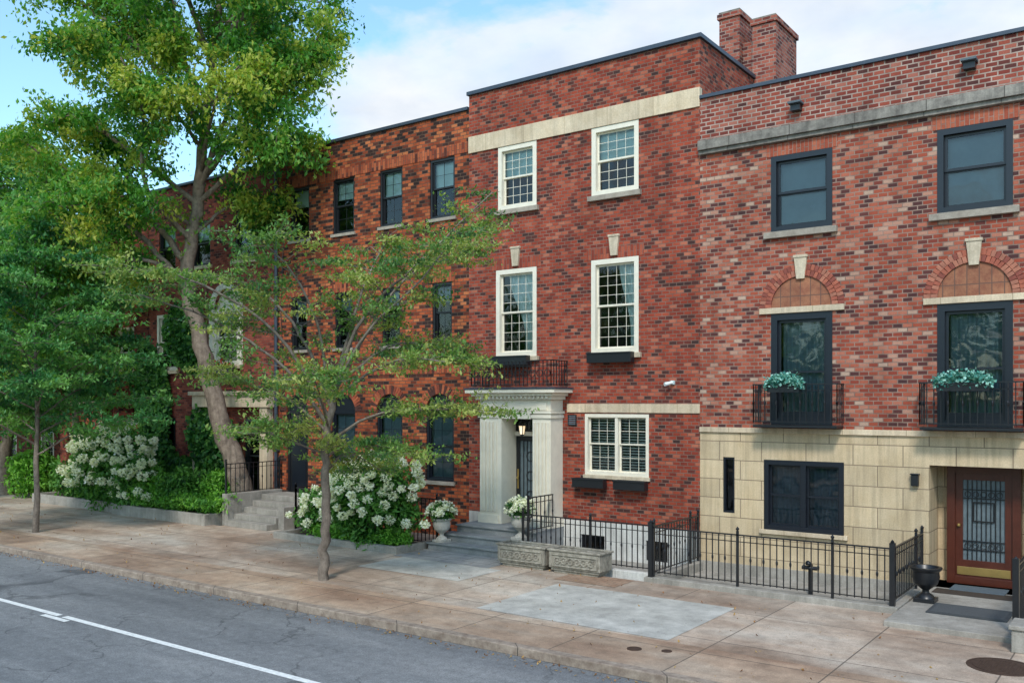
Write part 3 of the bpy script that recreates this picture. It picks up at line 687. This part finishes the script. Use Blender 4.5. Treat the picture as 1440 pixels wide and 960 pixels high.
for x0,x1 in ((-11.0,-9.86),(-9.76,-8.62)):
    tr=MB('stone_planter_trough'); y0,y1=-2.46,-2.0
    tr.box(x0+.08,x1-.08,y0+.06,y1-.06,.12,.17,PLANTW); tr.box(x0+.03,x1-.03,y0+.03,y1-.03,.17,.22,PLANTW)
    tr.box(x0,x1,y0,y0+.06,.22,.54,PLANTW); tr.box(x0,x1,y1-.06,y1,.22,.54,PLANTW); tr.box(x0,x0+.06,y0+.06,y1-.06,.22,.54,PLANTW); tr.box(x1-.06,x1,y0+.06,y1-.06,.22,.54,PLANTW)
    tr.box(x0+.06,x1-.06,y0+.06,y1-.06,.22,.48,SOIL)
    frame(tr,x0+.05,x1-.05,.25,.49,.028,y0-.022,y0,PLANTW)
    for i in range(6):
        cx=x0+.2+i*(x1-x0-.4)/5; arch_ring(tr,cx,.37,.045,.075,y0-.022,y0,10,PLANTW,0,2*math.pi,0); tr.box(cx-.015,cx+.015,y0-.02,y0,.355,.385,PLANTW)
    tr.box(x0-.025,x1+.025,y0-.025,y0+.03,.542,.58,PLANTW); tr.box(x0-.025,x1+.025,y1-.03,y1+.025,.542,.58,PLANTW)
    tr.box(x0-.025,x0+.03,y0+.03,y1-.03,.542,.58,PLANTW); tr.box(x1-.03,x1+.025,y0+.03,y1-.03,.542,.58,PLANTW)
    tr.done(.01)
def urn(name,x,y,z,s,m,flowers=False):
    e=empty(name,(x,y,z)); b=MB('urn',e)
    b.box(x-.15*s,x+.15*s,y-.15*s,y+.15*s,z,z+.06*s,m)
    b.lathe([(.13*s,.06*s),(.11*s,.1*s),(.05*s,.14*s),(.05*s,.18*s),(.09*s,.21*s),(.17*s,.28*s),(.2*s,.38*s),(.19*s,.46*s),(.23*s,.5*s),(.235*s,.53*s),(.19*s,.53*s),(.17*s,.47*s)],(x,y,z),m,28)
    o=b.done(.004)
    for p in o.data.polygons: 
        if p.index>6: p.use_smooth=True
    if flowers:
        N=1600; d=rng.normal(size=(N,3)); d/=np.linalg.norm(d,axis=1)[:,None]; r=rng.random(N)**.4
        P=np.array([x,y,z+.66*s])+d*r[:,None]*np.array([.30,.30,.22])*s
        leaves('foliage',P,.07,LF_BUSH,e)
        P=[];T=[]
        for i in range(45):
            dd_=rng.normal(size=3); dd_/=np.linalg.norm(dd_); dd_[2]=abs(dd_[2])*1.1-.3
            c=np.array([x,y,z+.68*s])+dd_*np.array([.32,.32,.25])*s
            q=rng.normal(size=(30,3)); q/=np.linalg.norm(q,axis=1)[:,None]; P.append(c+q*.042); T.append(np.full(30,.4+.6*random.random()))
        leaves('white_flowers',np.concatenate(P),.045,PETAL,e,np.concatenate(T),aspect=.9)
    return e
urn('flower_urn',-13.2,-1.6,.29,1.0,URNW,True); urn('flower_urn',-11.3,-1.24,.46,1.0,URNW,True)
urn('black_urn',-3.22,-1.35,.2,1.05,BLACK)

mh=MB('manhole_cover'); cx,cy=-1.72,-4.4
RUST=paint('rusty_iron',(.09,.055,.04),.7,.6,.5,scale=14)
mh.lathe([(.40,.0),(.40,.008),(.36,.01),(.36,.006),(.33,.006),(.33,.012),(0,.012)],(cx,cy,.12),RUST,40)
for i in range(-5,6):
    for j in range(-5,6):
        if i*i+j*j<24: mh.box(cx+i*.06-.018,cx+i*.06+.018,cy+j*.06-.018,cy+j*.06+.018,.13,.137,RUST)
mh.done()
mh=MB('valve_cover'); mh.lathe([(.1,0),(.1,.008),(.08,.008),(.08,.005),(0,.005)],(-5.8,-6.35,.12),RUST,24); mh.done()
mh=MB('valve_cover'); mh.lathe([(.07,0),(.07,.008),(0,.008)],(-5.4,-6.2,.12),RUST,24); mh.done()

# ================================================================ VEGETATION
def smooth(pts,n=5):
    pts=[np.array(p,float) for p in pts]; out=[]
    Q=[2*pts[0]-pts[1]]+pts+[2*pts[-1]-pts[-2]]
    for i in range(1,len(Q)-2):
        for k in range(n):
            t=k/n; p0,p1,p2,p3=Q[i-1:i+3]
            out.append(.5*((2*p1)+(-p0+p2)*t+(2*p0-5*p1+4*p2-p3)*t*t+(-p0+3*p1-3*p2+p3)*t**3))
    out.append(pts[-1]); return out
def tree(name,base,prims,bark,leafm,nsub,sublen,ntw,twlen,nl,lsize,spread,droop=.1,flat=1.,zflat=.4,ldroop=.3,up=.5,aspect=.5):
    e=empty(name,base); mb=MB('trunk_and_branches',e); LP=[];LT=[]
    B=np.array(base,float)
    for pts,r0,r1,f0 in prims:
        P=smooth([B+np.array(p) for p in pts]); 
        n=len(P); P=[p+rng.normal(size=3)*min(.03,r0*.25)*(0<i<n-1) for i,p in enumerate(P)]
        rad=[r0+(r1-r0)*(i/(n-1))**.8 for i in range(n)]
        mb.tube(P,rad,bark,10 if r0>.06 else 6)
        if f0>=1: continue
        for k in range(nsub):
            t=f0+(1-f0)*(k+rng.random())/nsub; x=t*(n-1); i=min(int(x),n-2); p=P[i]+(P[i+1]-P[i])*(x-i)
            d=P[i+1]-P[i]; d/=np.linalg.norm(d)
            a=rng.random()*2*math.pi; rd=np.array([math.cos(a),math.sin(a),rng.normal()*.5*zflat])
            v=d*.55+rd*.85; v[2]=v[2]*flat+.1; v/=np.linalg.norm(v)
            L_=sublen*(.45+.8*rng.random())*(1.15-.45*t)
            q=[p,p+v*L_*.35+rng.normal(size=3)*.03,p+v*L_*.7+rng.normal(size=3)*.05+np.array([0,0,-droop*L_*.3]),p+v*L_+np.array([0,0,-droop*L_])]
            rr=max(.008,rad[i]*.4); mb.tube(q,[rr,rr*.7,rr*.5,.004],bark,5)
            ct=rng.random()
            for j in range(ntw):
                s=(.25+.75*(j+rng.random())/ntw)*3; ii=min(int(s),2); qq=q[ii]+(q[ii+1]-q[ii])*(s-ii)
                wv=v*.5+rng.normal(size=3)*np.array([.7,.7,.7*zflat]); wv/=np.linalg.norm(wv)
                l_=twlen*(.5+.9*rng.random()); en_=qq+wv*l_+np.array([0,0,-droop*l_])
                mb.tube([qq,en_],[.005,.002],bark,3)
                m_=int(nl*(.5+rng.random())); tt=rng.random(m_)[:,None]
                pp=qq+(en_-qq)*tt*1.1+rng.normal(size=(m_,3))*np.array([spread,spread,spread*zflat])
                LP.append(pp); LT.append(np.clip(.6*ct+.25*rng.random()+.3*rng.random(m_)-.08,0,1))
    mb.done(smooth=True)
    P=np.concatenate(LP); T=np.concatenate(LT)
    leaves('leaves',P,lsize,leafm,e,T,droop=ldroop,up=up,aspect=aspect)
    return len(P)
cr=np.array([.809,.588,0]); cf=np.array([-.588,.809,0]); uz=np.array([0,0,1.])
def loc(s,d,z): return cr*s+cf*d+uz*z
def br_(pts,d1,k,px0,z0):
    n=len(pts); return [loc((p[0]-px0)*k,d1*(i/(n-1)),3.4+(565-p[1])*k-z0) for i,p in enumerate(pts)]
k=.0131
M=lambda pts,d: br_(pts,d,k,456,.12)
prims=[(M([(456,818),(456,760),(459,680),(461,610),(468,545)],0),.10,.06,1),
 (M([(468,550),(515,445),(590,375),(695,278)],-.5),.045,.01,.25),
 (M([(468,550),(525,465),(600,400),(660,330)],-1.2),.035,.01,.3),
 (M([(466,560),(495,440),(515,370),(540,315)],1.0),.04,.01,.3),
 (M([(465,570),(420,470),(350,400),(230,385)],.4),.045,.01,.25),
 (M([(463,600),(410,520),(330,460),(235,425)],-1.2),.04,.01,.25),
 (M([(464,590),(400,470),(300,405),(240,400)],-2.0),.04,.01,.3),
 (M([(470,540),(560,480),(640,500)],.8),.035,.01,.3),
 (M([(468,560),(560,510),(650,515)],-1.6),.035,.01,.3),
 (M([(463,620),(540,580),(640,575),(700,582)],-.8),.035,.008,.25),
 (M([(463,610),(400,560),(340,540),(300,520)],1.),.03,.008,.3),
 (M([(462,640),(510,620),(590,640)],-.9),.025,.008,.2),
 (M([(462,640),(420,620),(370,600)],-.8),.025,.008,.3),
 (M([(466,570),(455,460),(420,380),(380,350)],-1.5),.035,.01,.35),
 (M([(466,560),(550,400),(620,350),(650,320)],1.8),.035,.01,.4),
 (M([(462,600),(470,560),(480,530)],-2.4),.03,.008,.3),
 (M([(462,660),(480,640),(520,670)],1.5),.025,.008,.3)]
n1=tree('young_street_tree',(-12.68,-5.55,.12),prims,BARK,LF_MID,14,.9,6,.40,26,.08,.08,droop=.06,flat=.45,zflat=.25,ldroop=.1,up=1.1)
k=.0207
Mb=lambda pts,d: br_(pts,d,k,350,.1)
prims=[(Mb([(352,730),(335,660),(308,580),(288,490),(268,400),(282,290),(292,190),(305,80),(320,-60),(330,-160)],0),.34,.05,1),
 (Mb([(268,410),(205,340),(130,270),(50,215)],-1.),.10,.02,.3),
 (Mb([(270,380),(200,300),(150,220),(110,150)],1.5),.11,.02,.25),
 (Mb([(280,300),(350,250),(390,235),(430,215)],-1.5),.08,.02,.35),
 (Mb([(285,270),(360,170),(410,110),(445,60)],.5),.10,.02,.25),
 (Mb([(290,200),(220,110),(160,60),(100,10)],-1),.11,.02,.3),
 (Mb([(292,190),(250,90),(190,40),(150,-40)],1.5),.1,.02,.25),
 (Mb([(300,110),(370,20),(410,-60)],-1),.09,.02,.2),
 (Mb([(300,110),(265,0),(230,-90)],-2),.09,.02,.2),
 (Mb([(305,80),(350,10),(430,0)],1.5),.08,.02,.3),
 (Mb([(275,350),(230,290),(240,200),(230,150)],-2.5),.08,.02,.3),
 (Mb([(283,280),(330,200),(370,120),(400,60)],-2.5),.08,.02,.3),
 (Mb([(270,400),(220,380),(150,390),(90,420)],-1.5),.08,.02,.25),
 (Mb([(278,340),(320,300),(350,305),(370,290)],1),.06,.015,.3),
 (Mb([(282,300),(190,230),(130,190),(95,200)],-.5),.08,.02,.25),
 (Mb([(295,170),(340,100),(320,20),(330,-30)],2),.08,.02,.25),
 (Mb([(290,230),(250,170),(210,130),(180,140)],-2.8),.06,.02,.25),
 (Mb([(290,210),(270,140),(280,70),(270,20)],-2.6),.06,.02,.25),
 (Mb([(285,260),(310,230),(340,190),(380,170)],-3.0),.06,.02,.25),
 (Mb([(287,250),(360,190),(420,150),(450,120)],-1.2),.06,.02,.45),
 (Mb([(294,160),(220,60),(160,0),(100,-40)],-.5),.07,.02,.3),
 (Mb([(275,330),(220,300),(170,320),(130,330)],-2.6),.06,.02,.25)]
n2=tree('leaning_locust_tree',(-20.7,-1.0,.1),prims,BARKB,LF_BIG,13,1.4,8,.6,44,.14,.145,droop=.35,flat=.8,zflat=.8,ldroop=.9,up=.3)
def auto(h,z0,rad,n,r0):
    pr=[([(0,0,0),(.03,.02,h*.3),(-.05,.05,h*.6),(.0,0,h*.95)],r0,.02,1)]
    for i in range(n):
        f=(i+.5)/n; z=z0+(h-z0)*f; a=i*2.4+rng.random()*.6
        R=rad*(math.sin(math.pi*min(1,.22+f*.8))**.6)*(.75+.4*rng.random()); st=max(z0*.7,z-R*.35)
        pr.append(([(0,0,st),(R*.5*math.cos(a),R*.5*math.sin(a),(st+z)/2+.25),(R*math.cos(a),R*math.sin(a),z)],max(.02,r0*.35*(1-f*.6)),.008,.15))
    return pr
n3=tree('street_tree',(-23.2,-5.6,.12),auto(7.3,2.75,3.0,24,.085),BARK,LF_DK,11,1.05,6,.45,25,.12,.10,droop=.12,flat=.4,zflat=.25,ldroop=.2,up=1.)
n4=tree('shade_tree',(-33.5,-1.5,.1),auto(12.3,3.0,5.0,26,.25),BARKB,LF_BG,11,2.0,6,.8,26,.2,.22,droop=.2,flat=.7,zflat=.6,ldroop=.5)
n5=tree('shade_tree',(-29.5,-1.2,.1),auto(10.5,4.4,3.0,14,.18),BARKB,LF_BG,10,1.6,6,.7,22,.18,.2,droop=.2,flat=.7,zflat=.6,ldroop=.5)
def mass(cs,n,sx,sz):
    P=[];T=[]
    for c in cs:
        q=rng.normal(size=(n,3))*np.array([sx,sx,sz]); P.append(c+q); T.append(np.clip(rng.random()*.6+rng.random(n)*.4,0,1))
    return np.concatenate(P),np.concatenate(T)
P,T=mass([np.array([-52-rng.random()*40,-4+rng.normal()*9 if i%2 else 4+rng.random()*14,2+rng.random()*9]) for i in range(60)],260,2.2,1.6)
msk=(P[:,2]>.2)&((P[:,1]>-6.5)|(P[:,0]<-75)); leaves('reflection_trees',P[msk],.6,LF_BG,None,T[msk])
P,T=mass([np.array([-45+i*1.3+rng.normal(),-36+rng.normal()*2,1.5+rng.random()*7.5]) for i in range(70)],200,1.8,1.5)  # unseen tree mass behind the camera, added to give the windows dark green reflections
msk=(P[:,2]>.2)&(P[:,1]<-28); leaves('reflection_trees',P[msk],.9,LF_BG,None,T[msk])

def bush(name,c,r,n,m,ls,bloom=0,br_s=.11,pet=.05):
    e=empty(name,c); c=np.array(c,float); r=np.array(r,float)
    b=MB('stems',e)
    for i in range(14):
        a=rng.random()*6.28; d=np.array([math.cos(a)*r[0]*.7,math.sin(a)*r[1]*.7,r[2]*(.6+.8*rng.random())])
        b.tube([c,c+d*np.array([.35,.35,.55]),c+d],[.018,.012,.005],BARKB,5)
    b.done()
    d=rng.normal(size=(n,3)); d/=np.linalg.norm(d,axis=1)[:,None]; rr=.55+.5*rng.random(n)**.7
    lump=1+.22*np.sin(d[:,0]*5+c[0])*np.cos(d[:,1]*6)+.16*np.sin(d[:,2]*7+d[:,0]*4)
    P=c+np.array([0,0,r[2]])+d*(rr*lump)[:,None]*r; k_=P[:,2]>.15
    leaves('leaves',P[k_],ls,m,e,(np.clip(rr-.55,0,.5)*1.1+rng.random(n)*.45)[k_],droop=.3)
    if bloom:
        PP=[];TT=[];C_=[]
        tries=0
        while len(C_)<bloom and tries<bloom*30:
            tries+=1
            d=rng.normal(size=3); d/=np.linalg.norm(d)
            if d[2]<-.35: d[2]=-d[2]
            if d[1]>.3: d[1]=-d[1]
            lu=1+.22*math.sin(d[0]*5+c[0])*math.cos(d[1]*6)+.16*math.sin(d[2]*7+d[0]*4)
            p=c+np.array([0,0,r[2]])+d*r*lu*(1.02+.12*rng.random()); s=br_s*(.7+.5*rng.random())
            if any(np.linalg.norm(p-q_)<(s+s_)*.95 for q_,s_ in C_): continue
            C_.append((p,s))
            q=rng.normal(size=(130,3)); q/=np.linalg.norm(q,axis=1)[:,None]; PP.append(p+q*s*np.array([1,1,.85])*(.85+.15*rng.random((130,1)))); TT.append(np.full(130,.3+.7*rng.random())+rng.random(130)*.1)
        leaves('blooms',np.concatenate(PP),pet,PETAL,e,np.clip(np.concatenate(TT),0,1),aspect=.95)
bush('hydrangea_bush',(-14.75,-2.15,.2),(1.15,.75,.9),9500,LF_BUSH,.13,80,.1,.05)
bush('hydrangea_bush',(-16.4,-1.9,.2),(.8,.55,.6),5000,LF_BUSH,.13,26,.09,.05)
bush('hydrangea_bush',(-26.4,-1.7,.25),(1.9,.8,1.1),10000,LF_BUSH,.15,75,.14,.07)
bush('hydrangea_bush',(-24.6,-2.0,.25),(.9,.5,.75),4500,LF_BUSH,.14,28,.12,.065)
bush('green_shrub',(-24.0,-1.8,.25),(.9,.5,.55),3500,LF_FERN,.14)
bush('green_shrub',(-22.9,-1.6,.25),(.9,.55,.6),4500,LF_BUSH,.13)
bush('green_shrub',(-21.5,-1.3,.25),(.7,.5,.6),3500,LF_FERN,.12)
bush('green_shrub',(-28.8,-1.4,.25),(1.0,.6,.7),4000,LF_BUSH,.15)
bush('green_shrub',(-31.8,-1.4,.15),(1.2,.7,.8),4000,LF_FERN,.15)
bush('green_shrub',(-35.4,-1.6,.15),(1.4,.8,.9),4000,LF_BUSH,.16)
bush('ground_cover_plant',(-14.2,-2.25,.2),(.6,.35,.17),2500,LF_FERN,.09)
bush('ground_cover_plant',(-15.7,-2.35,.2),(.8,.3,.17),2500,LF_FERN,.09)
def fern(name,x,y,z,n=26,L_=.8):
    P=[];T=[]
    for i in range(n):
        a=rng.random()*6.28; l_=L_*(.6+.5*rng.random()); hgt=.55+.4*rng.random()
        t=np.linspace(.1,1,34); px=x+np.cos(a)*l_*t*.8; py=y+np.sin(a)*l_*t*.8; pz=z+l_*hgt*(1.9*t-1.35*t*t)
        P.append(np.stack([px,py,pz],1)+rng.normal(size=(34,3))*.035); T.append(np.full(34,rng.random()*.7)+.2*rng.random(34))
    leaves(name,np.concatenate(P),.12,LF_FERN,None,np.concatenate(T),aspect=.35)
for x,y in ((-21.3,-1.9),(-21.9,-1.7),(-22.4,-2.0),(-23.6,-1.95),(-20.95,-2.0)): fern('fern',x,y,.3,30,.95)
N=26000
X=-27.5+rng.random(N)*5.2; Z=.2+rng.random(N)*6.3
den=np.sin(X*1.9+Z*.8)+np.sin(X*.7-Z*1.3+1)+np.cos(Z*2.1+X)*.5
keep=(den-(Z-2.5)*.35-(X+25.5)*.25)>-.9
X=X[keep];Z=Z[keep]; Yv=-.02-.32*rng.random(len(X))*(1.2+np.sin(X*3+Z*2))*.7
keep2=~((X>-24.2)&(X<-22.2)&(Z>4.3))
leaves('ivy_vines',np.stack([X,Yv,Z],1)[keep2],.15,LF_IVY,None,droop=1.2,up=0,aspect=.85)
for x,wd in ((-5.84,.3),(-2.82,.4),(.2,.35)):
    e=empty('balcony_flower_box',(x,-.46,3.62)); b=MB('box',e); planterbox(b,x-wd,x+wd,3.58,3.72,-.56,-.42); b.done()
    N=1500; P=np.stack([x+(rng.random(N)-.5)*2*wd*1.1,-.5+rng.normal(size=N)*.07,3.74+rng.normal(size=N)*.05],1)
    P[:,2]+=.07*np.cos((P[:,0]-x)/wd*1.5)
    leaves('plants',P,.055,LF_TEAL,e,aspect=.8)
N=3000
X=-40+rng.random(N)*42; Yv=np.where(rng.random(N)<.5,-7.26-np.abs(rng.normal(size=N))*.12,-7.0+rng.random(N)*4.6)
k_=(rng.random(N)<.75)|(Yv<-7.2); 
P=np.stack([X,Yv,np.where(Yv<-7.2,.012,.128)],1)[k_]
leaves('fallen_leaves',P,.045,LITTER,None,up=8,aspect=.6)

# ================================================================ SKY + LIGHT
S=Vector((.30,-.66,.72)).normalized()
W_=bpy.data.worlds.new('World'); scn.world=W_; W_.use_nodes=True
n=W_.node_tree.nodes; l=W_.node_tree.links; bg=n['Background']
sk=n.new('ShaderNodeTexSky'); sk.sky_type='NISHITA'; sk.sun_disc=False
sk.sun_elevation=math.asin(S.z); sk.sun_rotation=math.atan2(S.x,S.y); sk.altitude=50; sk.air_density=1.1; sk.dust_density=.8; sk.ozone_density=1.5
tc=n.new('ShaderNodeTexCoord'); d=tc.outputs['Generated']
sp=n.new('ShaderNodeSeparateXYZ'); l.new(d,sp.inputs[0])
zz=math_(n,l,'ADD',math_(n,l,'MAXIMUM',sp.outputs[2],0.),.22)
cv=n.new('ShaderNodeCombineXYZ'); l.new(math_(n,l,'DIVIDE',sp.outputs[0],zz),cv.inputs[0]); l.new(math_(n,l,'DIVIDE',sp.outputs[1],zz),cv.inputs[1])
nz=noise(n,l,cv.outputs[0],2.3,7,.55,.2)
def blob(c,r,wt):
    x=n.new('ShaderNodeVectorMath'); x.operation='DISTANCE'; l.new(d,x.inputs[0]); x.inputs[1].default_value=c
    mr=n.new('ShaderNodeMapRange'); mr.interpolation_type='SMOOTHSTEP'; l.new(x.outputs['Value'],mr.inputs[0]); mr.inputs[1].default_value=0; mr.inputs[2].default_value=r; mr.inputs[3].default_value=wt; mr.inputs[4].default_value=0
    return mr.outputs[0]
den=math_(n,l,'ADD',nz,blob((-.616,.722,.275),.22,.34)); den=math_(n,l,'ADD',den,blob((-.22,.86,.44),.45,.22)); den=math_(n,l,'SUBTRACT',den,blob((-.85,.40,.36),.42,.12))
den=math_(n,l,'SUBTRACT',den,blob((-.64,.66,.41),.13,.10))
mask=ramp(n,l,den,[(.53,0.),(.63,.8),(.8,1.)])
shade=ramp(n,l,noise(n,l,cv.outputs[0],4.,5,.55),[(.35,(5.7,6.0,6.5)),(.6,(7.1,7.15,7.2))])
skc=mix(n,l,1.,sk.outputs[0],(1.75,2.1,2.05),'MULTIPLY')
l.new(mix(n,l,math_(n,l,'MULTIPLY',mask,.93),skc,shade),bg.inputs[0]); bg.inputs[1].default_value=.14
sl=bpy.data.lights.new('sun','SUN'); sl.energy=2.5; sl.angle=math.radians(9); sl.color=(1,.945,.87)
so=bpy.data.objects.new('sun',sl); so.rotation_euler=(-S).to_track_quat('-Z','Y').to_euler(); so.location=(0,-20,30); scn.collection.objects.link(so)

cam=bpy.data.cameras.new('camera'); co=bpy.data.objects.new('camera',cam); scn.collection.objects.link(co)
co.location=(0,-17.1,3.4); co.rotation_euler=(math.radians(90),0,math.radians(36)); cam.lens=32; cam.sensor_width=36
cam.shift_y=85/1440; cam.clip_end=1500; scn.camera=co
print('leaves',n1,n2,n3,n4,n5)
